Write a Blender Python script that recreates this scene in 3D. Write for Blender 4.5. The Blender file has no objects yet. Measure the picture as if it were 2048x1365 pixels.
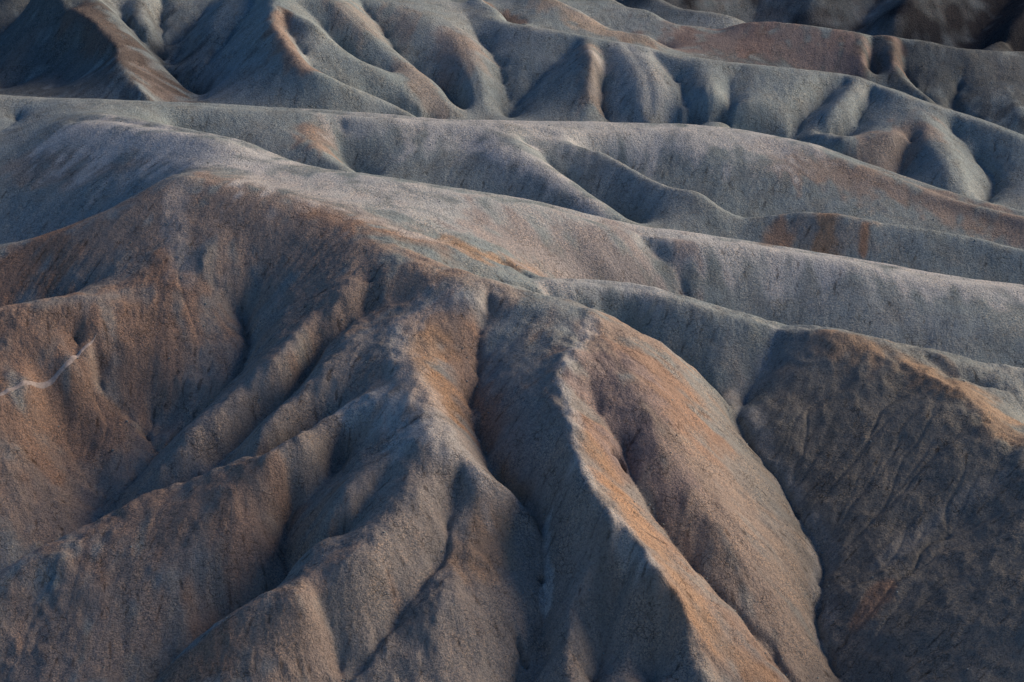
import bpy, math, time
import numpy as np
T0 = time.time()
R = math.radians
sc = bpy.context.scene

# ---------------------------------------------------------------- camera
H = 100.0            # camera height over the valley floors, metres
PITCH = 22.0         # degrees below the horizon
HFOV = 26.0
FPX = 1024 / math.tan(R(HFOV / 2))
cam_d = bpy.data.cameras.new('camera')
cam = bpy.data.objects.new('camera', cam_d)
sc.collection.objects.link(cam)
cam.location = (0, 0, H)
cam.rotation_euler = (R(90 - PITCH), 0, 0)
cam_d.sensor_width = 36
cam_d.angle = R(HFOV)
cam_d.clip_start = 1
cam_d.clip_end = 9000
sc.camera = cam

# ---------------------------------------------------------------- light
SUN_AZ = 70.0       # degrees clockwise from the viewing direction (+Y)
SUN_EL = 20.0
w = bpy.data.worlds.new('World'); sc.world = w; w.use_nodes = True
nt = w.node_tree; nt.nodes.clear()
wo = nt.nodes.new('ShaderNodeOutputWorld'); bg = nt.nodes.new('ShaderNodeBackground')
sky = nt.nodes.new('ShaderNodeTexSky'); sky.sky_type = 'NISHITA'; sky.sun_disc = False
sky.sun_elevation = R(SUN_EL); sky.sun_rotation = R(SUN_AZ)
sky.air_density = 1.0; sky.dust_density = 0.3; sky.ozone_density = 6.0
bg.inputs['Strength'].default_value = 0.075
nt.links.new(sky.outputs[0], bg.inputs[0]); nt.links.new(bg.outputs[0], wo.inputs[0])
sl = bpy.data.lights.new('sun', 'SUN'); sun = bpy.data.objects.new('sun', sl)
sc.collection.objects.link(sun)
sl.energy = 5.0; sl.angle = R(44); sl.color = (1.0, 0.72, 0.51)
sun.rotation_euler = (R(90 - SUN_EL), 0, R(-SUN_AZ + 180))
sun.location = (200, 300, 200)
sc.view_settings.view_transform = 'Standard'; sc.view_settings.look = 'None'
sc.view_settings.gamma = 1; sc.view_settings.use_curve_mapping = False
sc.view_settings.exposure = 0.4

sc.cycles.max_bounces = 3; sc.cycles.diffuse_bounces = 2; sc.cycles.glossy_bounces = 1; sc.cycles.transmission_bounces = 0
sc.cycles.caustics_reflective = False; sc.cycles.caustics_refractive = False

# ---------------------------------------------------------------- terrain survey
# every crest and gully of the badlands as a surveyed line: bearing and elevation angle from the
# lookout (written as photo pixels) and the height z in metres of its points
cp, sp = math.cos(R(PITCH)), math.sin(R(PITCH))
def world(px, py, z):
    dx = (px - 1024) / FPX; dy = -(py - 682.5) / FPX
    d = np.array([dx, cp + dy * sp, -sp + dy * cp])
    t = (z - H) / d[2]
    return (d[0] * t, d[1] * t, z)
def fill(pts):
    """missing z are interpolated along the line"""
    xs = [p[0] for p in pts]; ys = [p[1] for p in pts]
    s = [0]
    for i in range(1, len(pts)): s.append(s[-1] + math.hypot(xs[i]-xs[i-1], ys[i]-ys[i-1]))
    k = [i for i, p in enumerate(pts) if len(p) > 2]
    zz = np.interp(s, [s[i] for i in k], [pts[i][2] for i in k])
    return [(x, y, float(z)) for x, y, z in zip(xs, ys, zz)]
LINES = []    # (Nx3 world points, rounding radius)
def line(radius, pts, behind=None):
    P = np.array([world(*p) for p in fill(pts)])
    LINES.append((P, radius))
    if behind:          # hidden trough on the far side: (photo x, metres behind, metres below)
        bx = [b[0] for b in behind]
        Q = P.copy(); xs = np.array([p[0] for p in pts])
        off = np.interp(xs, bx, [b[1] for b in behind]); dr = np.interp(xs, bx, [b[2] for b in behind])
        n = P[:, :2] / np.linalg.norm(P[:, :2], axis=1)[:, None]
        Q[:, :2] += n * off[:, None]; Q[:, 2] -= dr
        Q = Q[off > 1.0]
        if len(Q) > 1: LINES.append((Q, 0.8))
def ridge(r, *pts, behind=None): line(r, pts, behind)
GUL = []
def gully(r, *pts):
    line(r, pts); GUL.append(len(LINES)-1)

# --- foreground, centre
ridge(2.6, (385,349,24),(440,362),(560,405,23),(700,440),(800,500,21.5),(900,548),(1000,583,20),(1100,600),(1180,618,18.6),(1240,645,17.5))
gully(.8, (796,481,21.2),(851,512,20.2),(916,539,18.6),(1000,562,17),(1083,580,15.8),(1199,612,13.5),(1244,640,12),(1348,712,10.2),(1416,763,8.8),(1470,818,7.9))
ridge(3.0, (1240,645,17.4),(1290,672,16.2),(1348,710,13.8),(1389,734,12),(1416,761,10.6),(1450,787,9))
line(2.2, ((1240,645,17.4),(1275,720,16.3),(1300,800,14.7),(1340,890,12.3),(1400,980,9.3),(1480,1080,6.1),(1560,1190,1.9)))
ridge(.7, (1180,620,18.6),(1165,660,18.3),(1148,700,17.8),(1118,750,17.2),(1116,785,16.5),(1142,825,15.4),(1136,865,14.6),(1150,905,13.8),(1154,940,13.1),(1164,968,12.6),(1196,1008,11.6),(1212,1040,10.8),(1252,1066,9.9),(1275,1100,9),(1300,1145,7.9),(1340,1180,6.6),(1368,1222,5.1),(1385,1290,2.5),(1420,1345,.5),(1450,1400,-1.5),(1500,1500,-5))
gully(.3, (1178,750,16.4),(1188,795,15.2),(1205,830,14.3),(1250,880,12.6),(1270,960,10.4),(1340,1060,7.2),(1400,1130,5),(1500,1240,1.6),(1600,1365,-2.2),(1640,1440,-5))
gully(.3, (977,590,19.6),(970,628,18.4),(959,666,17.3),(953,700,16.4),(957,748,15),(945,780,14.2),(947,826,13.1),(960,867,11.7),(981,926,10.5),(1008,960,9.9),(1045,985,9.4),(1083,1031,8.2),(1094,1060,7.5),(1094,1110,6),(1094,1161,4.5),(1090,1213,3),(1083,1281,1.2),(1052,1349,-.6),(1040,1450,-4.2))
gully(.3, (1030,675,17.6),(1008,713,16.4),(967,754,14.8))
ridge(1.5, (960,582,20.6),(919,594,20),(851,612,19),(800,645,18.3),(783,679,17.6),(789,713,17),(817,748,16.5),(844,799,15.7),(885,850,14.8),(890,905,13.6),(953,949,12.3),(1005,984,11),(1049,1001,9.7),(1066,1020,9))
ridge(1.2, (1049,1003,9.7),(1022,1025,9),(988,1069,7.8),(953,1117,7),(933,1158,6.2),(899,1196,5.4),(878,1226,4.7),(858,1274,3.4),(851,1308,2.4),(830,1349,1.2),(790,1450,-1.5))
gully(.3, (919,963,11.3),(916,990,10.4),(895,1031,9.4),(892,1072,8.5),(871,1117,7.3),(844,1158,6.3),(817,1192,5.4),(783,1240,4.1),(748,1291,2.8),(700,1346,1.3),(620,1450,-1.5))
gully(.3, (630,1192,6.4),(645,1215,5.5),(665,1260,3.9),(684,1335,1.2))
ridge(.7, (1366,1330,1.2),(1392,1318,1.7),(1416,1336,1.3),(1436,1370,.2))
ridge(.8, (1355,1235,4.2),(1320,1290,1.6),(1300,1360,-.8))
gully(.4, (1262,1105,8.4),(1240,1180,5.2),(1205,1280,1.6),(1180,1360,-.8))
ridge(1.0, (1200,1018,11.1),(1185,1060,9.4),(1165,1130,7),(1150,1220,4.2),(1135,1320,1.3))
line(3.0, ((520,1000,8.7),(430,1060,6.7),(330,1110,4.8),(230,1180,2.6)))
ridge(1.5, (885,905,13.6),(860,930,12.8),(815,985,11.6),(770,1045,10.2),(725,1110,8.8),(690,1145,7.9),(642,1168,7.1),(600,1183,7.5),(560,1188,7.1),(513,1202,6.2),(461,1233,5),(410,1271,3.5),(355,1315,1.6),(310,1365,0),(240,1450,-2.5))
gully(.3, (789,919,12.6),(762,956,11.3),(731,1001,9.9),(704,1038,8.8),(650,1090,6.5),(600,1145,4.3),(572,1162,3.5))
gully(.3, (690,915,9.6),(649,956,9),(615,984,8.2),(585,1007,7.1),(571,1048,5.8),(567,1096,4.5),(576,1140,3.4),(560,1178,2.5),(513,1210,1.3),(461,1245,0),(400,1285,-.5),(342,1322,-1.7),(250,1430,-4.5))
ridge(1.5, (860,875,14.5),(800,905,13.2),(760,930,12),(700,985,10.8),(650,1040,9.1),(610,1090,7.2),(588,1125,5.5))
# --- foreground, left spurs
ridge(1.3, (844,799,15.7),(800,795,15.3),(765,797,15),(720,803,14.4),(690,815),(640,845,13.3),(595,890,12.3),(560,920,11.5),(533,932,11.1),(496,932,10.5),(444,936,9.8),(410,943,9.2),(342,967,8.1),(273,997,7),(219,1028,6.3),(160,1080,5),(120,1127,3.9),(85,1213,1.2),(51,1298,-1.2),(0,1365,-3.2),(-70,1450,-5.5))
ridge(1.5, (219,1028,6.3),(188,1045,5.9),(120,1076,5),(51,1120,3.9),(0,1151,3),(-60,1190,1.3),(-150,1240,-.5))
gully(.3, (410,498,19.8),(412,549,17.9),(450,590,16),(485,625,14.2),(496,660,13.6),(494,693,12.8),(478,735,11.6),(454,761,10.8),(410,802,9.3),(376,833,8.1),(342,870,6.8),(308,905,6),(253,960,4.3),(219,990,3.3),(205,1025,2.3),(150,1068,1.5),(60,1115,.6),(0,1150,-.1),(-60,1190,-1),(-150,1240,-2.8))
ridge(1.1, (770,520,21.3),(735,555,20.3),(684,590,19),(650,625,17.6),(615,672,16.2),(560,725,14.8),(500,770,13.1),(430,830,11.2),(370,882,9.4),(310,940,7),(250,1000,3.6),(225,1022,1.8))
gully(.4, (760,540,20.4),(741,575,19),(724,611,18),(690,640,17),(656,662,16.2),(632,690,14.8),(610,740,13.1),(574,799,11.4),(513,836,10.2),(461,888,8.6),(437,908,8),(403,943,7.2),(340,985,5.5),(260,1022,3.6))
ridge(1.3, (851,612,19),(783,608,18.4),(731,628,17.4),(690,658,17),(665,700,16),(640,745,15),(600,795,13.6),(560,838,12.6),(500,890,10.9),(450,930,9.3),(400,965,7.7))
gully(.5, (790,740,16.2),(740,770,14.9),(677,805,13.1),(615,850,11.4),(564,898,9.7),(520,930,8.6),(450,958,7.4),(380,980,6))
# --- left: the near peak and its lobes
ridge(2.5, (385,349,24),(345,353,23.7),(300,378,22.8),(200,432,20.5),(110,462,18.5),(60,478,17.5),(0,490,16.8),(-80,505,16),(-200,520,14),
      behind=[(-200,10,7),(0,10,7.5),(200,10,6.5),(300,7,3),(345,4,1),(360,0,0)])
ridge(1.0, (372,352,24),(360,430,21.5),(352,491,19.6),(360,525,18.5),(369,553,17.8),(417,556,17.4),(461,577,16.6),(485,604,15.2))
ridge(2.2, (369,553,17.8),(350,620,15.5),(345,700,12.6),(340,780,9.6),(325,850,6.2))
ridge(1.2, (369,553,17.8),(320,560,17.4),(273,577,16.9),(235,605,16.2),(215,640,15.2),(191,678,14),(171,703,13.3),(137,724,12.8),(68,761,11.8),(0,792,11),(-80,830,10))
ridge(1.5, (222,622,15.6),(205,604,16.4),(137,601,16.6),(51,604,16.5),(0,618,16),(-80,640,15),
      behind=[(-80,8,3),(0,8,3),(137,6,2),(200,2,.5),(210,0,0)])
gully(.4, (240,540,17.6),(171,560,16.3),(120,592,14.8),(80,604,14.2),(30,615,13.6))
gully(.3, (185,700,12.9),(191,730,11.6),(198,768,10.2),(239,806,8.6),(290,853,7.0),(318,890,6.0))
gully(.3, (150,660,14.4),(156,690,13.5),(150,706,13.2))
ridge(2.0, (100,790,9.6),(120,880,6.2),(160,960,3.9),(200,1005,2.1))
# --- right: big dark ridge and V valley
gully(.4, (1553,657,12.2),(1539,706,10.5),(1491,782,8),(1470,830,7.5),(1512,898,5.9),(1560,943,4.8),(1587,994,3.7),(1608,1042,2.6),(1642,1090,1.5),(1649,1137,.5),(1635,1213,-1),(1642,1274,-2.2),(1683,1356,-4),(1720,1450,-6))
ridge(1.0, (1639,658,13),(1673,679,12.8),(1724,703,12.3),(1792,730,11.8),(1854,748,11.5),(1888,771,11.2),(1936,802,10.7),(1963,826,10.2),(1980,871,9.4),(2008,891,9),(2048,893,9.2),(2140,905,9.5))
gully(.6, (1850,712,11.3),(1902,741,10.8),(1980,765,9.9),(2048,787,8.9),(2140,810,7))
gully(.6, (2060,855,6.5),(2140,862,4))
line(2.0, ((2140,905,9.8),(2100,980,8),(2048,1090,5.4),(1960,1200,2.4),(1890,1300,-.1)))
line(1.5, ((2048,1000,6.8),(1900,1060,3.9),(1780,1130,2.0),(1700,1190,.2)))
line(1.5, ((2200,1200,5.5),(2048,1365,.4),(1980,1450,-1.6)))
# --- ridge 4 : behind the central mass to the right
ridge(2.8, (1083,553,16),(1176,558,15.5),(1261,568,15),(1329,583,14.5),(1380,597,14),(1416,611),(1485,631,13),(1553,647,12.5),(1639,655,13),(1707,664,12.6),(1758,677,12),(1826,693,11.6),(1867,695,11.6),(1929,724,10.8),(1997,737,10),(2048,742,9.6),(2140,760,8.5),
      behind=[(1083,4,2),(1176,8,5),(1380,11,8),(1553,12,9),(2048,12,7),(2140,12,7)])
# --- ridge 2 : long light ridge
ridge(4.6, (150,238,20.8),(240,242,21.5),(314,255,22),(355,260,22.2),(478,282,22.3),(519,309,22),(605,335,21.7),(700,345,21.5),(783,357,21.2),(919,384,20.3),(1073,405,18.3),(1124,420,17.4),(1186,436,16.3),(1268,458,15),(1348,467,14.2),(1485,481,12.6),(1621,505,11.4),(1758,527,10.5),(1895,556,9.2),(2048,573,8),(2160,590,7),
      behind=[(260,0,0),(314,14,3.5),(355,18,5.5),(605,20,9.7),(919,22,13),(1268,12,8),(1485,9,7),(2048,9,4.5),(2160,9,4.5)])
gully(.5, (885,467,20),(953,491,19),(1022,519,17.5),(1060,542,16.3))
gully(.4, (1275,471,14.3),(1312,501,12.9),(1350,532,11.7),(1380,587,9.4))
ridge(3.0, (1150,450,16.4),(1220,500,14.2),(1285,560,11))
ridge(2.5, (1700,545,10.6),(1800,585,9),(1861,612,8.1),(1963,641,7.2),(2048,665,6.4),(2140,690,5.5))
line(3.0, ((0,300,17.5),(0,400,14.5),(0,465,12.2)))
line(3.0, ((300,290,21.4),(250,350,19.2),(190,405,16.6)))
line(3.0, ((150,270,20.3),(90,350,17),(60,420,14.6)))
line(3.0, ((400,325,22.3),(500,340,22.2),(600,370,22.2)))
# --- ridge 3 : thin crest and cliff between 1 and 2
ridge(1.0, (1060,262,14.9),(1107,270,14.3),(1158,291,13.8),(1213,308,13.2),(1261,335,12.6),(1295,355,12.1),(1348,378,11.6),(1406,386,11.3),(1440,415,10.2),(1488,437,9.3),(1530,432,9.5),(1587,424,10.2),(1639,425,10.6),(1673,427,10.7),(1744,443,10),(1861,460,9.2),(1963,478,8.4),(2048,501,7.5),(2160,525,6.5),
      behind=[(1060,0,0),(1130,0,0),(1158,3,1.6),(1213,5,3.6),(1348,5.5,4.6),(1440,4.5,4.2),(1488,4,3.6),(1587,6,5),(2048,6,4),(2160,6,4)])
# --- ridge 1 : long crest
ridge(4.2, (-120,182,20.5),(0,190,20),(70,195,19.9),(300,203,19.3),(400,208,18.9),(550,217,18),(680,224,17.3),(748,229,16.9),(851,241,16),(919,242,15.8),(1022,245,15.5),(1193,254,14.3),(1295,251,13.7),(1380,252,13),(1433,258),(1519,267,12),(1587,277),(1639,292,11),(1690,314),(1758,338,9.7),(1826,362),(1912,393,8),(2048,425,7),(2160,455,6),
      behind=[(-120,10,6),(300,9,5),(450,8,4),(600,7,3.2),(720,8,3.8),(851,10,5),(1193,13,6),(1400,13,6),(1639,10,4.8),(1912,10,5.3),(2048,10,6),(2160,10,7)])
ridge(1.2, (598,232,17.6),(598,260,16.6),(632,294,15.8),(670,325,14.8),(700,345,14))
gully(.3, (683,250,16.2),(680,267,15.6),(680,308,13.7),(700,331,12.6),(735,362,11.3))
ridge(1.5, (1000,258,15.4),(1022,270,15.4),(1056,301,14.8),(1090,328,14),(1158,374,12.5),(1213,412,11.3),(1254,450,9.9),(1275,478,8.9))
ridge(1.5, (930,292,14.3),(1005,301,14.9),(1056,335,13.8),(1107,359,13.2),(1150,386,12.2),(1182,420,11.1),(1193,441,10.3))
gully(.3, (1050,282,14.3),(1083,301,13.6),(1107,331,12.2),(1150,372,10.4),(1206,405,9.1),(1268,458,7.6))
ridge(2.5, (1290,268,12.9),(1350,284,12.5),(1450,308,11.6),(1553,338,10.4),(1656,355,9.6),(1758,373,8.8),(1895,405,7.4),(2048,448,6))
line(1.5, ((1560,305,11.2),(1620,328,10.6),(1700,350,9.5)))
gully(.5, (0,262,18.2),(32,240,18.8),(32,225,19.2))
# --- far hillside (ridge 5) with its spurs
ridge(1.8, (700,-90,22),(800,-45,20.8),(899,0,19.6),(926,14),(981,31,19),(1022,44),(1059,53,18.8),(1124,62),(1193,75,18),(1261,87),(1312,99,17),(1382,116),(1485,126,15.5),(1587,137),(1666,144,14),(1724,154),(1775,174,12.5),(1826,195),(1895,219,10.5),(1963,239),(2048,273,8),(2160,320,5.5),
      behind=[(800,7,3),(1193,5,3),(1485,9,5.5),(1775,11,6.5),(2048,12,7),(2160,12,7)])
ridge(.8, (940,-20,20.6),(970,3,20),(1005,26,18.8),(1049,48,17.3))
ridge(1.0, (1060,-30,20),(1110,0,18.5),(1158,20,17.3),(1213,56,15.4),(1295,72,14.9),(1329,99,13.4), behind=[(1060,7,3),(1329,6,2)])
# upper left ridge
ridge(.7, (80,-35,25.2),(120,0,24),(154,24,23.2),(185,51,22.3),(219,75,21.4),(239,123,19.7),(260,161,18.3),(297,202,16.6),(330,215,15))
ridge(1.0, (150,-30,25),(185,-5,24),(219,20,22.8),(253,66,20.9),(308,118,18.7),(342,150,16.6),(376,185,15.2),(403,207,14))
gully(.5, (190,-30,23.5),(239,17,20.5),(262,50,19.4),(300,95,17),(322,120,15.2))
ridge(1.5, (330,-30,22.5),(280,5,21.3),(272,25,20.6),(290,60,19.3),(312,90,17))
gully(.3, (325,-10,20.5),(318,34,19),(318,62,18.2),(328,89,17.2),(325,126,15.8),(362,167,14.2),(403,207,12.6))
gully(.4, (520,-20,24),(500,15,22.8),(478,44,21.2),(427,103,18.2),(393,143,16),(376,168,14.4))
gully(.5, (440,-20,21.6),(424,0,20.8),(376,58,18),(330,105,15.2))
ridge(1.5, (461,-10,23.0),(410,62,19.6),(350,128,15))
ridge(.9, (545,-60,26.5),(543,0,24.6),(547,20,24.2),(543,41,23.5),(567,79,22.2),(595,113,20.9),(600,140,19.6),(632,147,19.3),(670,164,18.2),(731,188,16.4),(783,212,14.8),(854,245,13))
gully(.3, (567,31,23.3),(578,58,22),(605,92,20.6),(622,130,18.9),(670,158,17.2),(731,182,15.4),(800,217,13),(870,246,11))
ridge(.8, (560,10,24.2),(601,36,23.3),(632,51,22.4),(649,75,21),(694,113,19.1),(762,142,17.3),(800,172,15.5),(834,207,13.6),(860,235,12))
gully(.3, (590,0,24),(640,38,21.9),(665,72,19.9),(710,110,17.9),(775,143,16.1))
ridge(1.8, (610,-50,25),(650,-20,24.2),(680,10,23.3),(714,41,21.6),(748,68,20),(793,106,17.8),(817,122,16.9),(844,147,15.7),(885,178,14.1),(905,202,13.1),(918,238,11.2))
gully(.3, (700,-20,22.4),(740,20,20.9),(779,75,18.1),(795,106,16.6),(827,133,15.1),(851,157,14),(892,181,12.7),(912,212,11.3),(919,239,9.9))
ridge(2.0, (760,-30,21.5),(834,38,20.1),(885,41,19.6),(912,62,18.8),(923,79,18.2),(933,113,16.8),(953,164,14.5),(957,205,12.5),(964,242,10.6))
gully(.3, (930,25,19.2),(950,62,17.8),(977,92,16.5),(998,120,15.4),(1005,154,13.8),(1017,191,11.9),(1017,242,9.3))
gully(.4, (1150,89,17.3),(1090,137,14.8),(1049,178,12.6),(1022,212,10.7))
ridge(.8, (1165,75,18.1),(1180,100,17.8),(1192,130,16.5),(1188,164,14.7),(1180,212,12.2),(1172,256,9.8))
gully(.25, (1198,95,17.3),(1213,126,15.9),(1206,164,14),(1204,205,11.8),(1215,230,10.7),(1245,248,9.9))
ridge(3.0, (1250,88,17.6),(1275,120,16.6),(1295,160,14.7),(1305,210,12.2),(1300,252,10.1))
gully(.25, (1305,105,16.8),(1329,132,15.5),(1362,160,14.2),(1372,198,12.5),(1364,252,9.8))
ridge(1.5, (1400,120,16.3),(1420,160,14.5),(1420,210,12.2),(1395,255,10))
gully(.3, (1480,138,15.1),(1457,160,14.1),(1456,195,12.5),(1462,220,11.5))
ridge(1.2, (1650,150,13.9),(1600,175,13.2),(1553,200,12.2),(1478,217,11.8),(1430,245,10.6))
gully(.3, (1690,165,12.8),(1650,192,11.4),(1618,220,10.3),(1600,238,9.6),(1580,268,8.5))
ridge(1.5, (1725,165,13.1),(1700,205,11.6),(1675,230,10.7),(1650,258,9.5),(1632,285,8.4))
gully(.3, (1745,182,11.7),(1718,232,9.6),(1697,265,8),(1648,290,6.9))
ridge(1.0, (1830,205,11.2),(1850,240,10.1),(1865,262,9.3),(1792,272,9.2),(1724,280,8.9),(1660,296,8.1))
ridge(2.0, (1865,262,9.3),(1868,288,8.4),(1895,308,7.8),(1915,345,6.4),(1905,395,4.2))
gully(.3, (1828,288,7.5),(1806,312,6.4),(1803,355,4.5))
gully(.3, (1905,255,8.3),(1935,288,6.9),(1963,320,5.3),(1986,345,4.3),(1985,375,3.1),(1965,405,2.1))
# --- ridge 6 behind with the rusty cliff
ridge(1.0, (1180,-35,16.2),(1227,0,15.2),(1261,17),(1292,20,14.6),(1329,44),(1350,51,13.6),(1399,53),(1440,61,13),(1485,46,14),(1546,44,14.4),(1615,51),(1662,58,14),(1724,65,13.6),(1785,71,13),(1854,82),(1895,92,11.6),(1936,101),(1997,102,10.8),(2048,103,10.5),(2160,110,10),
      behind=[(1180,9,5),(1440,8,4),(1662,12,6),(2160,12,6)])
ridge(.6, (1724,66,13.6),(1734,85,13.1),(1731,120,11.5),(1727,155,9.7))
gully(.25, (1745,70,13),(1742,103,11.7),(1740,155,8.8))
ridge(.6, (1785,72,13),(1792,96,12.3),(1789,130,10.8),(1809,161,9.4),(1858,200,7.6))
gully(.25, (1803,78,12.5),(1805,130,9.8),(1830,166,8),(1868,205,6.3))
ridge(.8, (2000,104,10.9),(1990,145,8.9),(2012,182,7.5),(2050,235,5.6))
gully(.4, (1940,110,10.9),(1920,160,8.2),(1900,205,6.1),(1960,236,5))
ridge(1.2, (1240,-25,13),(1348,17,12),(1416,24,12),(1461,32,11.5),(1495,48,10.2), behind=[(1240,8,5),(1495,8,4)])
# --- dark mountain behind the far right
for gx, sgn in ((1400,0),(1560,1),(1700,0),(1850,1),(2010,0),(2150,1)):
    pass
def wl(radius, *pts): LINES.append((np.array(pts, float), radius))
wl(1.0, (30,382,3),(60,378,2),(90,376,1),(125,374,0))
wl(1.5, (52,384,6.2),(60,400,16),(72,430,30),(80,460,44))
wl(.5, (60,383,3.6),(70,400,11),(84,430,25),(92,460,40))
wl(1.5, (66,378,5.2),(76,392,13),(96,420,28),(110,460,46))
wl(.5, (78,378,1.6),(86,388,5.6),(108,416,20),(125,460,40))
wl(1.2, (82,372,4.2),(92,384,9),(118,410,24),(140,460,46))
wl(.5, (92,372,-.6),(104,386,4.5),(128,410,18),(150,460,38))
wl(1.5, (32,386,7),(34,400,16),(40,430,29),(44,460,42))
wl(.5, (42,384,3.2),(46,400,11),(56,430,24),(62,460,36))
wl(3, (-110,420,24),(-60,410,23),(0,400,22),(20,400,18))
wl(3, (-110,460,40),(-60,460,38),(0,460,38))
wl(1.5, (-80,352,13),(-40,366,15),(0,372,13),(20,378,8))
# upper left dark slope
line(1.5, ((147,20,22.8),(68,68,19.5),(0,137,15.4),(-60,165,13)))
line(.5, ((190,62,21.6),(120,118,17.2),(68,154,15.0),(0,176,13.6)))
line(1.5, ((225,110,19.6),(170,140,17.2),(120,172,15.2)))
line(.5, ((60,10,20.0),(0,75,16.6),(-50,110,14)))
line(1.5, ((40,-30,22.5),(-20,10,20),(-80,50,18)))
# --- outside the picture, near side
wl(3, (-70,150,-5),(-30,146,-7),(0,148,-6),(30,150,-5),(60,158,-1))
wl(3, (-110,130,-4),(-40,122,-12),(40,122,-12),(110,130,-4))

# ---------------------------------------------------------------- interpolate the survey
X0, X1, Y0, Y1 = -124.0, 124.0, 120.0, 464.0
def raster(step):
    nx = int(round((X1-X0)/step))+1; ny = int(round((Y1-Y0)/step))+1
    s = np.zeros(nx*ny); c = np.zeros(nx*ny); rr = np.zeros(nx*ny)
    for li, (P, rad) in enumerate(LINES):
        Z = P[:, 2] + DZ[li]
        seg = np.linalg.norm(np.diff(P[:, :2], axis=0), axis=1); L = np.concatenate([[0], np.cumsum(seg)])
        t = np.linspace(0, L[-1], max(2, int(L[-1]/(step*.4))))
        x = np.interp(t, L, P[:, 0]); y = np.interp(t, L, P[:, 1]); z = np.interp(t, L, Z)
        i = np.round((x-X0)/step).astype(int); j = np.round((y-Y0)/step).astype(int)
        ok = (i >= 0) & (i < nx) & (j >= 0) & (j < ny)
        k = (j*nx+i)[ok]
        s += np.bincount(k, z[ok], nx*ny); c += np.bincount(k, minlength=nx*ny); rr += np.bincount(k, np.full(len(k), rad), nx*ny)
    m = c > 0
    s[m] /= c[m]; rr[m] /= c[m]
    return s.reshape(ny, nx), rr.reshape(ny, nx), m.reshape(ny, nx)
def up(a, ny, nx):
    j = np.linspace(0, a.shape[0]-1, ny); i = np.linspace(0, a.shape[1]-1, nx)
    j0 = np.minimum(j.astype(int), a.shape[0]-2); i0 = np.minimum(i.astype(int), a.shape[1]-2)
    fj = (j-j0)[:, None]; fi = (i-i0)[None, :]
    return (a[j0][:, i0]*(1-fj)*(1-fi)+a[j0+1][:, i0]*fj*(1-fi)+a[j0][:, i0+1]*(1-fj)*fi+a[j0+1][:, i0+1]*fj*fi)
def solve(which):
    cur = None
    for step, it in ((8, 400), (4, 200), (2, 200), (1, 200), (.5, 120)):
        s, rr, m = raster(step); v = s if which == 'z' else rr
        cur = np.full(v.shape, v[m].mean()) if cur is None else up(cur, *v.shape)
        cur[m] = v[m]
        for _ in range(it):
            p = np.pad(cur, 1, mode='edge')
            n = (p[:-2, 1:-1]+p[2:, 1:-1]+p[1:-1, :-2]+p[1:-1, 2:])*.25
            cur = n if which == 'z' else n+.012*step*step*(.25-n)
            cur[m] = v[m]
    return cur
def gauss(a, sig):
    if sig <= 0: return a
    n = int(sig*3)+1; k = np.exp(-.5*(np.arange(-n, n+1)/sig)**2); k /= k.sum()
    p = np.pad(a, ((n, n), (0, 0)), mode='edge'); b = sum(k[q]*p[q:q+a.shape[0]] for q in range(2*n+1))
    p = np.pad(b, ((0, 0), (n, n)), mode='edge'); return sum(k[q]*p[:, q:q+a.shape[1]] for q in range(2*n+1))
def bil(a, x, y, step):
    fx = np.clip((x-X0)/step, 0, a.shape[1]-1.001); fy = np.clip((y-Y0)/step, 0, a.shape[0]-1.001)
    i = fx.astype(int); j = fy.astype(int); fx = fx-i; fy = fy-j
    return a[j, i]*(1-fx)*(1-fy)+a[j, i+1]*fx*(1-fy)+a[j+1, i]*(1-fx)*fy+a[j+1, i+1]*fx*fy
DZ = [np.zeros(len(P)) for P, r in LINES]
ST = .5
rad = solve('r')
def varblur(z):
    lv = [0, .5, 1, 2, 3.5]           # gaussian sigma, metres
    st = [gauss(z, s/ST) for s in lv]
    q = np.interp(rad*.75, lv, range(len(lv)))
    out = np.zeros_like(z)
    for i in range(len(lv)): out += st[i]*np.clip(1-np.abs(q-i), 0, 1)
    return out
for k in range(3):
    Zb = varblur(solve('z'))
    for li, (P, r) in enumerate(LINES):
        DZ[li] += .8*np.clip(P[:, 2]-bil(Zb, P[:, 0], P[:, 1], ST), -3, 3)
print('base solved', time.time()-T0)

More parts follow.
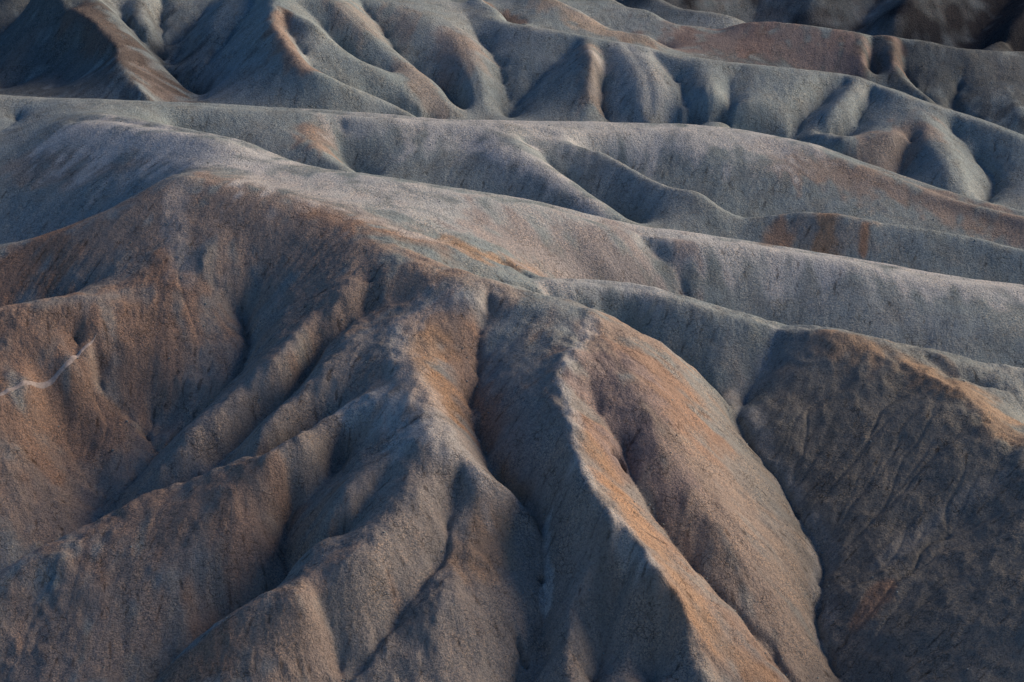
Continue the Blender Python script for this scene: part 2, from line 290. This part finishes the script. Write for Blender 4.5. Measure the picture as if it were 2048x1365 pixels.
# ---------------------------------------------------------------- erosion detail on a finer grid
G = .18
ny, nx = int(round((Y1-Y0)/G))+1, int(round((X1-X0)/G))+1
Z = gauss(up(Zb, ny, nx), 1.2)
rng = np.random.default_rng(7)
def noise(lo, hi, beta, seed):
    """band limited fractal noise, wavelengths lo..hi metres"""
    r = np.random.default_rng(seed).standard_normal((ny, nx))
    f = np.fft.rfft2(r); ky = np.fft.fftfreq(ny, G)[:, None]; kx = np.fft.rfftfreq(nx, G)[None, :]
    k = np.hypot(kx, ky); k[0, 0] = 1
    f *= k**(-beta)*np.exp(-(k*lo)**2)*np.exp(-(1/(k*hi))**2); f[0, 0] = 0
    a = np.fft.irfft2(f, (ny, nx)); return a/a.std()
n_big = noise(3, 18, 1.5, 1); n_mid = noise(1, 5, 1.2, 2); n_small = noise(.4, 1.6, .8, 3)
def dist_field(lines, reach):
    D = np.full((ny, nx), 99.0); m = int(reach/G); o = np.arange(-m, m+1)
    for P in lines:
        seg = np.linalg.norm(np.diff(P[:, :2], axis=0), axis=1); Ls = np.concatenate([[0], np.cumsum(seg)])
        t = np.arange(0, Ls[-1], .4); hd = 2.2*np.clip(1-t/7, 0, 1)
        for x, y, h_ in zip(np.interp(t, Ls, P[:, 0]), np.interp(t, Ls, P[:, 1]), hd):
            i = int(round((x-X0)/G)); j = int(round((y-Y0)/G))
            i0, i1, j0, j1 = max(i-m, 0), min(i+m+1, nx), max(j-m, 0), min(j+m+1, ny)
            if i0 >= i1 or j0 >= j1: continue
            d = np.hypot(X0+np.arange(i0, i1)[None, :]*G-x, Y0+np.arange(j0, j1)[:, None]*G-y)+h_
            D[j0:j1, i0:i1] = np.minimum(D[j0:j1, i0:i1], d)
    return D
n_wob = noise(2, 14, 1.3, 5)
Dg = np.maximum(dist_field([LINES[i][0] for i in GUL], 9)+.35*n_wob, 0)
Z = Z - .8*np.exp(-Dg/1.5) - .25*np.exp(-(Dg/.4)**2)
# where the slopes are combed by rills (bearing, radius in metres)
RILL = .25+.25*np.clip(noise(8, 50, 1.5, 44), -1, 2)
gxs = np.linspace(X0, X1, nx)[None, :]; gys = np.linspace(Y0, Y1, ny)[:, None]
def ground_at(px, py):
    '''where the bearing (px,py) meets the surveyed ground'''
    d = np.array([(px-1024)/FPX, cp-(py-682.5)/FPX*sp, -sp-(py-682.5)/FPX*cp])
    t = np.arange(120, 520, .25)
    x = d[0]*t; y = d[1]*t; z = H+d[2]*t
    h = bil(Z, x, y, G); hit = np.nonzero((z < h) & (y > Y0))[0]
    i = hit[0] if len(hit) else len(t)-1
    return x[i], y[i]
for px, py, r_, a_ in ((1800,900,12,.55),(1900,1150,14,.6),(150,540,6,.7),(420,680,9,.2),(100,120,14,.9),(440,120,10,.7),(1850,270,6,1.5),(1750,210,8,.9),(1560,150,9,.6),
                       (1300,1200,8,.5),(250,850,9,.3),(640,560,8,.4),(1800,120,10,.8),(1500,600,8,.4),(850,1150,7,.3),(1450,1000,8,.3)):
    x_, y_ = ground_at(px, py)
    RILL += a_*np.exp(-((gxs-x_)**2+(gys-y_)**2)/r_**2)
RILL = np.clip(RILL, 0, 1.6)
bill = np.abs(noise(2.5, 12, 1.3, 51))
Dr = dist_field([P for i, (P, q_) in enumerate(LINES) if q_ <= 1.3 and i not in GUL], 5)
RF = 1-.72*np.clip((gys-212)/26, 0, 1)          # the smoother silt hills beyond the near spurs
RILL *= np.clip(RF+.25, 0, 1)
Zd = Z + RF*(.10*n_big + .03*n_mid - .08*np.clip(bill-.7, -1, 1)) + RF*np.exp(-Dr/1.3)*(.07*n_mid+.08*n_big)
def trace(z, n, steps, seed):
    """water running down: how often each cell is crossed"""
    r = np.random.default_rng(seed)
    zs = gauss(z, 1.0); gy, gx = np.gradient(zs, G)
    x = r.random(n)*(nx-3)+1; y = r.random(n)*(ny-3)+1; vx = np.zeros(n); vy = np.zeros(n)
    acc = np.zeros(nx*ny)
    for s in range(steps):
        k = y.astype(int)*nx+x.astype(int)
        acc += np.bincount(k, minlength=nx*ny)*min(1, (s+2)/14)
        dx = -gx.ravel()[k]; dy = -gy.ravel()[k]; l = np.hypot(dx, dy)+1e-6
        vx = .35*vx+.65*dx/l; vy = .35*vy+.65*dy/l; l = np.hypot(vx, vy)+1e-6
        x = np.clip(x+vx/l*.9, 1, nx-2); y = np.clip(y+vy/l*.9, 1, ny-2)
        if s % 12 == 11:      # the ones in flat floors restart elsewhere
            stop = (np.hypot(dx, dy) < .05) | (r.random(n) < .08)
            q = int(stop.sum()); x[stop] = r.random(q)*(nx-3)+1; y[stop] = r.random(q)*(ny-3)+1
    return acc.reshape(ny, nx)/(n*steps/(nx*ny))
flow = np.zeros_like(Z)
for k in range(3):
    a = trace(Zd, 160000, 80, 10+k)
    flow = np.log1p(a*.6)
    c = gauss(flow, .5)-gauss(flow, 4)
    Zd = Zd - .045*np.clip(c, -.6, 2.5)*RILL
gyy, gxx = np.gradient(gauss(Z, 4), G); slope = np.hypot(gxx, gyy)
# rain streaks: fine noise smeared along the fall line
def lic(seed, L_, sg_=.6):
    r = np.random.default_rng(seed).standard_normal((ny, nx)); r = gauss(r, sg_)
    zs = gauss(Z + .15*n_big, 2.0); gy, gx = np.gradient(zs, G); l = np.hypot(gx, gy)+.03
    gx, gy = (gx/l), (gy/l); I = np.arange(nx)[None, :]*np.ones((ny, 1)); J = np.arange(ny)[:, None]*np.ones((1, nx))
    a = np.zeros_like(r); 
    for sg in (1, -1):
        x, y = I.copy(), J.copy()
        for q_ in range(L_):
            i = np.clip(x, 0, nx-1).astype(int); j = np.clip(y, 0, ny-1).astype(int)
            a += r[j, i]*(1-q_/L_); x = x+sg*gx[j, i]; y = y+sg*gy[j, i]
    a -= gauss(a, 3 if sg_ < 1 else 14)
    return a/a.std()
streak = lic(31, 9); wash = gauss(lic(32, 26, 2.0), 1)
steep = np.clip((slope-.12)/.35, 0, 1)
rough = (.6+.4*np.clip(noise(6, 60, 1.5, 41), -1, 1.5))*(.35+.65*RF)
Zd = Zd + (.016*n_small + .009*streak*steep*np.clip(.7+.9*n_mid, .1, 1.6))*rough - .03*np.clip(-streak-1.9, 0, 2)*steep*np.clip(n_mid+.3, 0, 1)*(.3+.7*RF)
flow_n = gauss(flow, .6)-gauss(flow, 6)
# collapse holes and open cracks
def hole(depth, w_, *pts):
    global Zd
    P = np.array([ground_at(*p) for p in pts]); P = np.column_stack([P, np.zeros(len(P))])
    if len(P) == 1: P = np.vstack([P, P+.05])
    D = np.full((ny, nx), 99.0)
    for a, b in zip(P[:-1], P[1:]):
        ab = (b-a)[:2]; tt = np.clip(((gxs-a[0])*ab[0]+(gys-a[1])*ab[1])/(ab@ab+1e-9), 0, 1)
        D = np.minimum(D, np.hypot(gxs-a[0]-tt*ab[0], gys-a[1]-tt*ab[1]))
    Zd = Zd - depth/(1+np.exp(np.clip((D+.12*n_mid-w_)/.09, -40, 40)))
hole(1.6, .22, (1226,904),(1238,911),(1242,925)); hole(1.0, .14, (1242,925),(1247,940)); hole(.9, .2, (1082,1160)); hole(.8, .16, (1035,1275),(1043,1300),(1052,1325)); hole(.5, .1, (1025,1235),(1035,1275))
hole(.35, .1, (492,628),(497,660),(496,690)); hole(.4, .12, (1632,1213),(1640,1222)); hole(.6, .16, (152,672),(157,690)); hole(.35, .12, (960,668),(956,672)); hole(.4, .1, (1085,318),(1092,326)); hole(.3, .09, (199,768),(206,780))
print('eroded', time.time()-T0)

# ---------------------------------------------------------------- colours of the clay, with some sun, sky light and shade painted in
cw = noise(1.5, 30, 1.6, 21); cw2 = noise(1, 12, 1.3, 22)
TONE = {k: np.zeros((ny, nx)) for k in ('olive', 'brown', 'rust_and_sun', 'ochre_and_sun', 'dark', 'pale_and_glow', 'mauve_and_shade')}
def stain_and_light(kind, amt, w_, *pts, clean=0):
    """a band of coloured clay or of painted light along a line; w_ metres wide"""
    P = np.array([ground_at(*p) for p in pts])
    d2 = np.full((ny, nx), 1e9)
    if len(P) == 1: P = np.vstack([P, P+.01])
    for a, b in zip(P[:-1], P[1:]):
        ab = b-a; t = np.clip(((gxs-a[0])*ab[0]+(gys-a[1])*ab[1])/(ab@ab+1e-9), 0, 1)
        d2 = np.minimum(d2, (gxs-a[0]-t*ab[0])**2+(gys-a[1]-t*ab[1])**2)
    d = np.sqrt(d2)/w_
    m = np.clip(1.35-.8*d+(.16*cw+.16*cw2+.30*wash)*(1-clean), 0, 1); m = amt*m*m*(3-2*m)*(d < 3)
    TONE[kind] = np.maximum(TONE[kind], m)
S = stain_and_light
S('brown',.7,24,(250,650),(600,1000),(1000,1200),(1350,1050),clean=.6)
S('brown',1,7,(0,540),(150,500),(330,430)); S('brown',1,9,(420,420),(600,480),(690,590)); S('brown',1,10,(330,640),(200,780),(60,900),(100,1000))
S('brown',.9,8,(400,1000),(250,1150),(100,1250)); S('brown',1,6,(560,1230),(450,1300)); S('brown',.7,5,(700,1200),(800,1000),(900,950)); S('brown',.6,6,(600,800),(700,700),(800,640))
S('brown',.8,6,(1000,1150),(1150,1150),(1250,1250)); S('brown',.7,4,(370,370),(300,420)); S('brown',.7,2.5,(480,390),(700,470),(850,530),(1000,600))
S('rust_and_sun',.4,4,(480,1000),(520,1100),(470,1180)); S('rust_and_sun',.55,2.5,(350,1340),(420,1310)); S('rust_and_sun',.6,3.5,(20,540),(90,510)); S('rust_and_sun',.5,4,(40,640),(130,660),(30,720))
S('rust_and_sun',.6,1.6,(325,520),(345,560)); S('rust_and_sun',.45,4,(330,620),(290,680)); S('rust_and_sun',.5,4,(60,840),(160,800)); S('rust_and_sun',.35,5,(200,1050),(320,1010))
S('ochre_and_sun',.6,2.2,(860,680),(840,730),(880,800)); S('rust_and_sun',.5,2.3,(880,650),(930,700),(920,790),(960,880)); S('ochre_and_sun',.6,.9,(1000,960),(1040,985)); S('ochre_and_sun',.5,1.6,(1000,1050),(960,1120))
S('brown',1,8,(1250,700),(1320,850),(1400,1000),(1500,1150),(1600,1300)); S('mauve_and_shade',.9,2.8,(1215,760),(1260,850),(1290,930)); S('rust_and_sun',.45,3,(1300,740),(1370,840))  # second band paints shade on the flank left of the crest
S('rust_and_sun',.6,1.8,(1200,860),(1230,930),(1215,960)); S('rust_and_sun',.32,2.4,(1180,900),(1240,980),(1290,1060),(1360,1150),(1430,1260),(1520,1340)); S('ochre_and_sun',.5,1.3,(1185,900),(1240,990),(1290,1070),(1360,1160),(1430,1270),(1520,1350))
S('ochre_and_sun',.7,1.2,(900,480),(960,510),(1020,530),(1075,550)); S('rust_and_sun',.4,1.4,(620,425),(760,470),(880,500)); S('mauve_and_shade',.6,5,(1030,480),(1150,510),(1270,550)); S('brown',.6,2,(30,330),(130,315),(240,290))
S('brown',.6,1.6,(40,350),(180,345),(300,320)); S('pale_and_glow',.9,4,(170,265),(330,290),(500,320)); S('pale_and_glow',.75,6,(600,370),(800,400),(1000,440),(1240,470)); S('pale_and_glow',.9,3.5,(1300,470),(1500,492),(1800,540),(2040,585))  # last three bands: light clay tops with their sky light painted in
S('pale_and_glow',.6,2,(1120,562),(1300,583)); S('pale_and_glow',.8,5,(860,246),(1150,258),(1400,262),(1550,280)); S('pale_and_glow',.9,1.5,(940,290),(1005,303),(1060,335),(1150,385),(1190,430)); S('pale_and_glow',.5,3,(700,240),(900,250)); S('pale_and_glow',.4,3,(1250,100),(1290,150),(1300,200))  # first two bands: more ridge tops brightened by painted sky light
S('pale_and_glow',.3,1.1,(365,370),(355,440),(352,500),(368,550)); S('pale_and_glow',.38,1.3,(960,585),(850,615),(795,660),(790,710),(830,770),(890,890),(1000,975)); S('pale_and_glow',.6,1.5,(700,815),(770,800),(830,870))  # second band paints a glow along the central crest
S('pale_and_glow',.5,.7,(1180,640),(1150,700),(1125,760),(1140,830),(1155,930),(1200,1010),(1300,1130)); S('pale_and_glow',.28,.85,(1550,662),(1535,712),(1476,805),(1560,950),(1645,1110),(1640,1300)); S('pale_and_glow',.7,.35,(1094,1050),(1095,1160),(1090,1230))
S('rust_and_sun',.5,2,(620,262),(650,300)); S('rust_and_sun',.45,3,(1560,305),(1620,335),(1750,368),(1900,415),(2040,455)); S('ochre_and_sun',.8,1.2,(1650,440),(1643,505)); S('ochre_and_sun',.25,1.8,(1560,460),(1640,470),(1725,478)); S('rust_and_sun',.8,.6,(1735,450),(1725,505)); S('rust_and_sun',.6,1.3,(1560,460),(1530,490))  # second band paints warm sunlight on the right-facing slope
S('olive',.9,13,(1760,850),(1850,1000),(1950,1200),(1950,1330),clean=.9); S('rust_and_sun',.55,.8,(1770,1180),(1740,1215),(1715,1245)); S('pale_and_glow',.12,.8,(2000,950),(1850,1060),(1750,1130)); S('ochre_and_sun',.5,2.2,(1700,680),(1850,740),(1960,800),(2020,870))  # last band paints the warm sun on the ridge's right face
S('rust_and_sun',.55,1.3,(556,35),(570,80),(605,130)); S('rust_and_sun',.35,3,(910,75),(930,110)); S('rust_and_sun',.5,2.6,(170,20),(240,90),(330,190)); S('brown',.6,2,(820,140),(870,210)); S('brown',.5,4,(700,20),(760,60)); S('rust_and_sun',.4,3,(1830,270),(1780,300),(1740,310))  # third band paints the sunlit face of the upper left ridge
S('dark',.6,14,(30,100),(150,120),(60,160)); S('dark',.6,10,(0,40),(140,60)); S('rust_and_sun',.35,1.5,(1178,90),(1190,130),(1186,200)); S('rust_and_sun',.6,1,(975,8),(1040,46)); S('ochre_and_sun',.4,2,(1110,10),(1200,60),(1290,85))
S('rust_and_sun',.8,1.6,(1525,60),(1500,110)); S('rust_and_sun',.5,2,(1690,80),(1725,120)); S('mauve_and_shade',.7,6,(1380,80),(1500,80),(1650,100)); S('rust_and_sun',.5,1.5,(1365,60),(1380,90)); S('rust_and_sun',.5,1.2,(1790,85),(1790,120)); S('dark',.6,10,(1500,95),(1900,150),(2040,160))
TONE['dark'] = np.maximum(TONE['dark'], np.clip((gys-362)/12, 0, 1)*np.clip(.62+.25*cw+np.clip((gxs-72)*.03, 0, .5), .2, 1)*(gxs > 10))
TONE['rust_and_sun'] = np.maximum(TONE['rust_and_sun'], .15*np.clip((gys-366)/12, 0, 1)*np.clip(cw2, 0, 1)*(gxs > 10))

# ---------------------------------------------------------------- mesh: one sheet, finer near the lookout
WD = .33
NU, NV = 1300, 1500
u_core = np.linspace(-WD, WD, NU); u_out = WD+np.cumsum(np.geomspace(.002, .5, 40))
u = np.concatenate([-u_out[::-1], u_core, u_out])
y_core = np.geomspace(Y0+2, Y1-4, NV); y_far = Y1-4+np.cumsum(np.geomspace(1, 500, 45)); y_near = np.linspace(-20, Y0, 50)[:-1]
yy = np.concatenate([y_near, y_core, y_far])
UU, YY = np.meshgrid(u, yy)
XX = UU*np.maximum(YY+20, 60)
zi = bil(Zd, XX, YY, G)
out = np.maximum(0, np.maximum(np.maximum(X0-XX, XX-X1), np.maximum(Y0-YY, YY-Y1)))
hills = 14*np.sin(XX*.021+1)*np.cos(YY*.017)+9*np.sin(XX*.05+YY*.013)+6*np.sin(YY*.043-XX*.02)+np.clip((YY-440)*.12, 0, 160)
bw = np.clip(out/40, 0, 1); bw = bw*bw*(3-2*bw)
ZZ = zi*(1-bw)+hills*bw
look = 97*np.clip(1-YY/112, 0, 1)**2*np.exp(-(XX/70)**2)
ZZ = np.where(YY < Y0, np.maximum(ZZ*np.clip(YY/112, 0, 1), look), ZZ)
nr, nc = XX.shape
print('mesh', nr*nc, time.time()-T0)
me = bpy.data.meshes.new('terrain')
me.vertices.add(nr*nc)
co = np.stack([XX, YY, ZZ], -1).astype(np.float32)
me.vertices.foreach_set('co', co.ravel())
idx = np.arange(nr*nc, dtype=np.int32).reshape(nr, nc)
q = np.stack([idx[:-1, :-1], idx[:-1, 1:], idx[1:, 1:], idx[1:, :-1]], -1).reshape(-1, 4)
me.loops.add(q.size); me.loops.foreach_set('vertex_index', q.ravel())
me.polygons.add(len(q)); me.polygons.foreach_set('loop_start', np.arange(0, q.size, 4, dtype=np.int32))
me.polygons.foreach_set('use_smooth', np.ones(len(q), dtype=bool))
me.update(calc_edges=True)
def attr(name, a):
    t = me.attributes.new(name, 'FLOAT', 'POINT'); t.data.foreach_set('value', bil(a, XX, YY, G).astype(np.float32).ravel())
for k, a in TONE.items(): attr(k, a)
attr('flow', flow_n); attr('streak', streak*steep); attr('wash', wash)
ob = bpy.data.objects.new('terrain', me); sc.collection.objects.link(ob); ob['kind'] = 'structure'

# ---------------------------------------------------------------- clay material
mat = bpy.data.materials.new('badland_clay'); mat.use_nodes = True; nt = mat.node_tree; N = nt.nodes; L = nt.links
N.clear()
def nd(t, **kw):
    n = N.new(t)
    for k, v in kw.items(): setattr(n, k, v)
    return n
def setv(n, **kw):
    for k, v in kw.items(): n.inputs[k.replace('_', ' ')].default_value = v
    return n
outn = nd('ShaderNodeOutputMaterial'); bs = nd('ShaderNodeBsdfPrincipled'); L.new(bs.outputs[0], outn.inputs[0])
bs.inputs['Roughness'].default_value = .95; bs.inputs['Specular IOR Level'].default_value = 0
geo = nd('ShaderNodeNewGeometry'); pos = geo.outputs['Position']
def noise_n(scale, detail=4, rough=.55, dist=0):
    n = nd('ShaderNodeTexNoise'); setv(n, Scale=scale, Detail=detail, Roughness=rough, Distortion=dist); L.new(pos, n.inputs['Vector']); return n.outputs['Fac']
def ramp(fac, stops):
    r = nd('ShaderNodeValToRGB'); e = r.color_ramp.elements
    while len(e) < len(stops): e.new(.5)
    for q_, (p_, c_) in zip(e, stops): q_.position = p_; q_.color = (*c_, 1) if len(c_) == 3 else c_
    L.new(fac, r.inputs[0]); return r.outputs[0]
def mix(a, b, fac, mode='MIX'):
    m = nd('ShaderNodeMix', data_type='RGBA', blend_type=mode)
    for s_, v_ in ((6, a), (7, b), (0, fac)):
        if isinstance(v_, (tuple, float, int)): m.inputs[s_].default_value = (*v_, 1) if isinstance(v_, tuple) else v_
        else: L.new(v_, m.inputs[s_])
    return m.outputs[2]
def math_n(op, a, b=0.0, c=0.0):
    m = nd('ShaderNodeMath', operation=op)
    for i_, v_ in enumerate((a, b, c)):
        if isinstance(v_, (int, float)): m.inputs[i_].default_value = v_
        else: L.new(v_, m.inputs[i_])
    return m.outputs[0]
def at(name): a = nd('ShaderNodeAttribute', attribute_name=name); return a.outputs['Fac']
base = ramp(noise_n(.06, 4, .6), [(.3, (.205, .275, .30)), (.5, (.235, .305, .33)), (.7, (.285, .345, .365))])
base = mix(base, (.20, .225, .22), math_n('MULTIPLY', ramp(noise_n(.35, 4, .65), [(.45, (0, 0, 0)), (.7, (1, 1, 1))]), .55))
TC = dict(brown=(.27, .245, .22), olive=(.175, .185, .172), rust_and_sun=(.27, .175, .12), ochre_and_sun=(.35, .25, .16), dark=(.045, .05, .056), pale_and_glow=(.41, .465, .485), mauve_and_shade=(.225, .205, .205))  # several tones also carry painted light and shade
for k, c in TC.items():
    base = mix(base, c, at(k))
# grain: popcorn clods, pits with their shade painted dark, flecks of differently coloured clay
g1 = noise_n(2.6, 5, .72); g2 = noise_n(6, 3, .7)
def voro(scale, feat='F1', **kw):
    v = nd('ShaderNodeTexVoronoi', feature=feat); setv(v, Scale=scale, **kw); L.new(pos, v.inputs['Vector']); return v
v1 = voro(9); v2 = voro(3.4)
sep = nd('ShaderNodeSeparateColor'); L.new(v1.outputs['Color'], sep.inputs[0])
base = mix(base, ramp(sep.outputs[0], [(0, (.50, .55, .60)), (.3, (.85, .88, .92)), (.6, (1.05, 1.02, 1)), (.85, (1.3, 1.2, 1.1)), (1, (1.5, 1.3, 1.12))]), ramp(noise_n(.22, 5, .65), [(.38, (.05, .05, .05)), (.6, (1, 1, 1))]), 'MULTIPLY')
base = mix(base, ramp(g2, [(.34, (.6, .6, .62)), (.48, (1, 1, 1)), (.66, (1.3, 1.26, 1.22))]), .7, 'MULTIPLY')
base = mix(base, ramp(g1, [(.34, (.62, .6, .58)), (.46, (1, 1, 1)), (.7, (1.12, 1.1, 1.08))]), .7, 'MULTIPLY')
wv = nd('ShaderNodeTexNoise'); setv(wv, Scale=1.1, Detail=2); L.new(pos, wv.inputs['Vector'])
wadd = nd('ShaderNodeVectorMath', operation='MULTIPLY_ADD'); L.new(wv.outputs['Color'], wadd.inputs[0]); wadd.inputs[1].default_value = (1.1, 1.1, 1.1); L.new(pos, wadd.inputs[2])
vc = nd('ShaderNodeTexVoronoi', feature='DISTANCE_TO_EDGE'); setv(vc, Scale=1.15); L.new(wadd.outputs[0], vc.inputs['Vector'])
cmask = ramp(noise_n(.3, 4, .6), [(.5, (0, 0, 0)), (.62, (1, 1, 1))])
crack = math_n('MULTIPLY', ramp(vc.outputs['Distance'], [(.0, (1, 1, 1)), (.045, (0, 0, 0))]), cmask)
base = mix(base, (.42, .40, .39), math_n('MULTIPLY', crack, .85), 'MULTIPLY')
sm = math_n('MULTIPLY_ADD', at('streak'), .2, .5)
base = mix(base, ramp(sm, [(.06, (.45, .43, .42)), (.26, (.93, .93, .93)), (.5, (1, 1, 1)), (.9, (1.1, 1.09, 1.07))]), .8, 'MULTIPLY')
wm = math_n('MULTIPLY_ADD', at('wash'), .17, .5)
base = mix(base, ramp(wm, [(.1, (.80, .80, .80)), (.5, (1, 1, 1)), (.9, (1.14, 1.11, 1.08))]), .8, 'MULTIPLY')
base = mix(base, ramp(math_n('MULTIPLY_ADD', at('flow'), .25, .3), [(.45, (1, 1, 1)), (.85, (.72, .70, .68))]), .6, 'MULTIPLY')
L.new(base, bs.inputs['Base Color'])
hgt = math_n('ADD', math_n('MULTIPLY', g1, .20), math_n('ADD', math_n('MULTIPLY', g2, .12), math_n('MULTIPLY', v2.outputs['Distance'], -.10)))
hgt = math_n('ADD', hgt, math_n('MULTIPLY', v1.outputs['Distance'], -.09))
hgt = math_n('MULTIPLY_ADD', crack, -.10, hgt)
bm_ = nd('ShaderNodeBump'); bm_.inputs['Strength'].default_value = 1; bm_.inputs['Distance'].default_value = .5
L.new(hgt, bm_.inputs['Height']); L.new(bm_.outputs[0], bs.inputs['Normal'])
me.materials.append(mat)


# ---------------------------------------------------------------- worn footpath on the left spur
def strip(name, pts, half, m):
    P = np.array([ground_at(*p) for p in pts]); seg = np.linalg.norm(np.diff(P, axis=0), axis=1); Ls = np.concatenate([[0], np.cumsum(seg)])
    tt = np.arange(0, Ls[-1], .12); c = np.stack([np.interp(tt, Ls, P[:, 0]), np.interp(tt, Ls, P[:, 1])], 1)
    for _ in range(12): c[1:-1] = (c[:-2]+2*c[1:-1]+c[2:])/4
    d = np.gradient(c, axis=0); n = np.stack([-d[:, 1], d[:, 0]], 1); n /= np.linalg.norm(n, axis=1)[:, None]
    r = np.random.default_rng(5); wv = np.convolve(r.standard_normal(len(c)+8), np.ones(9)/3, 'valid')*.05
    ww = half*(1+wv)*np.clip(np.minimum(np.arange(len(c)), np.arange(len(c))[::-1])/14, .05, 1)
    vs = []
    for k in (-1, -.6, -.2, .2, .6, 1):
        q_ = c+n*(ww*k)[:, None]; zz = bil(Zd, q_[:, 0], q_[:, 1], G)+(.035 if abs(k) < .9 else -.03)
        vs.append(np.column_stack([q_, zz]))
    V = np.stack(vs, 1).reshape(-1, 3); F = []
    for a in range(len(c)-1):
        for b in range(5): F.append((a*6+b, a*6+b+1, a*6+b+7, a*6+b+6))
    m_ = bpy.data.meshes.new(name); m_.from_pydata(V.tolist(), [], F); m_.update()
    for p_ in m_.polygons: p_.use_smooth = True
    o = bpy.data.objects.new(name, m_); sc.collection.objects.link(o); m_.materials.append(m); o['kind'] = 'structure'; return o
pm = bpy.data.materials.new('trodden_dust'); pm.use_nodes = True
pb = pm.node_tree.nodes['Principled BSDF']; pb.inputs['Roughness'].default_value = .95; pb.inputs['Specular IOR Level'].default_value = .1
pn = pm.node_tree.nodes.new('ShaderNodeTexNoise'); pn.inputs['Scale'].default_value = 5; pn.inputs['Detail'].default_value = 6
pr = pm.node_tree.nodes.new('ShaderNodeValToRGB'); pr.color_ramp.elements[0].color = (.28, .26, .24, 1); pr.color_ramp.elements[1].color = (.44, .41, .385, 1)
pr.color_ramp.elements[0].position = .3; pr.color_ramp.elements[1].position = .65
pg = pm.node_tree.nodes.new('ShaderNodeNewGeometry'); pm.node_tree.links.new(pg.outputs['Position'], pn.inputs['Vector'])
pm.node_tree.links.new(pn.outputs['Fac'], pr.inputs[0]); pm.node_tree.links.new(pr.outputs[0], pb.inputs['Base Color'])
strip('path', [(-150,858),(-60,822),(0,795),(68,763),(137,727),(172,697),(194,668)], .24, pm)

# ---------------------------------------------------------------- loose clods, most of them in the gully floors
r = np.random.default_rng(77); NC = 9000
x = r.uniform(-95, 95, NC*14); y = 150+r.random(NC*14)**1.4*200; ok = np.abs(x) < (y+20)*.30; x, y = x[ok], y[ok]
wgt = .03+1.0*np.exp(-bil(np.minimum(Dg, 20), x, y, G)/.7)+.25*np.clip(bil(flow_n, x, y, G), 0, 1)
sel = r.random(len(x)) < wgt*.5; x, y = x[sel][:NC], y[sel][:NC]; n_ = len(x)
gr = (1+5**.5)/2
ico = np.array([(-1,gr,0),(1,gr,0),(-1,-gr,0),(1,-gr,0),(0,-1,gr),(0,1,gr),(0,-1,-gr),(0,1,-gr),(gr,0,-1),(gr,0,1),(-gr,0,-1),(-gr,0,1)])/1.9
icf = np.array([(0,11,5),(0,5,1),(0,1,7),(0,7,10),(0,10,11),(1,5,9),(5,11,4),(11,10,2),(10,7,6),(7,1,8),(3,9,4),(3,4,2),(3,2,6),(3,6,8),(3,8,9),(4,9,5),(2,4,11),(6,2,10),(8,6,7),(9,8,1)])
sz = .03+.10*r.random(n_)**4
V = ico[None]*(1+.35*r.standard_normal((n_, 12, 1))*.6)*np.stack([np.ones(n_), .7+.5*r.random(n_), .5+.4*r.random(n_)], 1)[:, None, :]*sz[:, None, None]
an = r.random(n_)*6.283; ca, sa = np.cos(an)[:, None], np.sin(an)[:, None]
V = np.stack([V[..., 0]*ca-V[..., 1]*sa, V[..., 0]*sa+V[..., 1]*ca, V[..., 2]], -1)
V += np.stack([x, y, bil(Zd, x, y, G)+sz*.25], -1)[:, None, :]
F = (icf[None]+12*np.arange(n_)[:, None, None]).reshape(-1, 3).astype(np.int32)
cm = bpy.data.meshes.new('loose_clods'); cm.vertices.add(n_*12); cm.vertices.foreach_set('co', V.astype(np.float32).ravel())
cm.loops.add(F.size); cm.loops.foreach_set('vertex_index', F.ravel()); cm.polygons.add(len(F)); cm.polygons.foreach_set('loop_start', np.arange(0, F.size, 3, dtype=np.int32))
cm.update(calc_edges=True); cm.materials.append(mat)
co_ = bpy.data.objects.new('loose_clods', cm); sc.collection.objects.link(co_); co_['kind'] = 'stuff'
co_['label'] = 'loose clay clods scattered along the gully floors'; co_['category'] = 'clods'
print('done', n_, time.time()-T0)
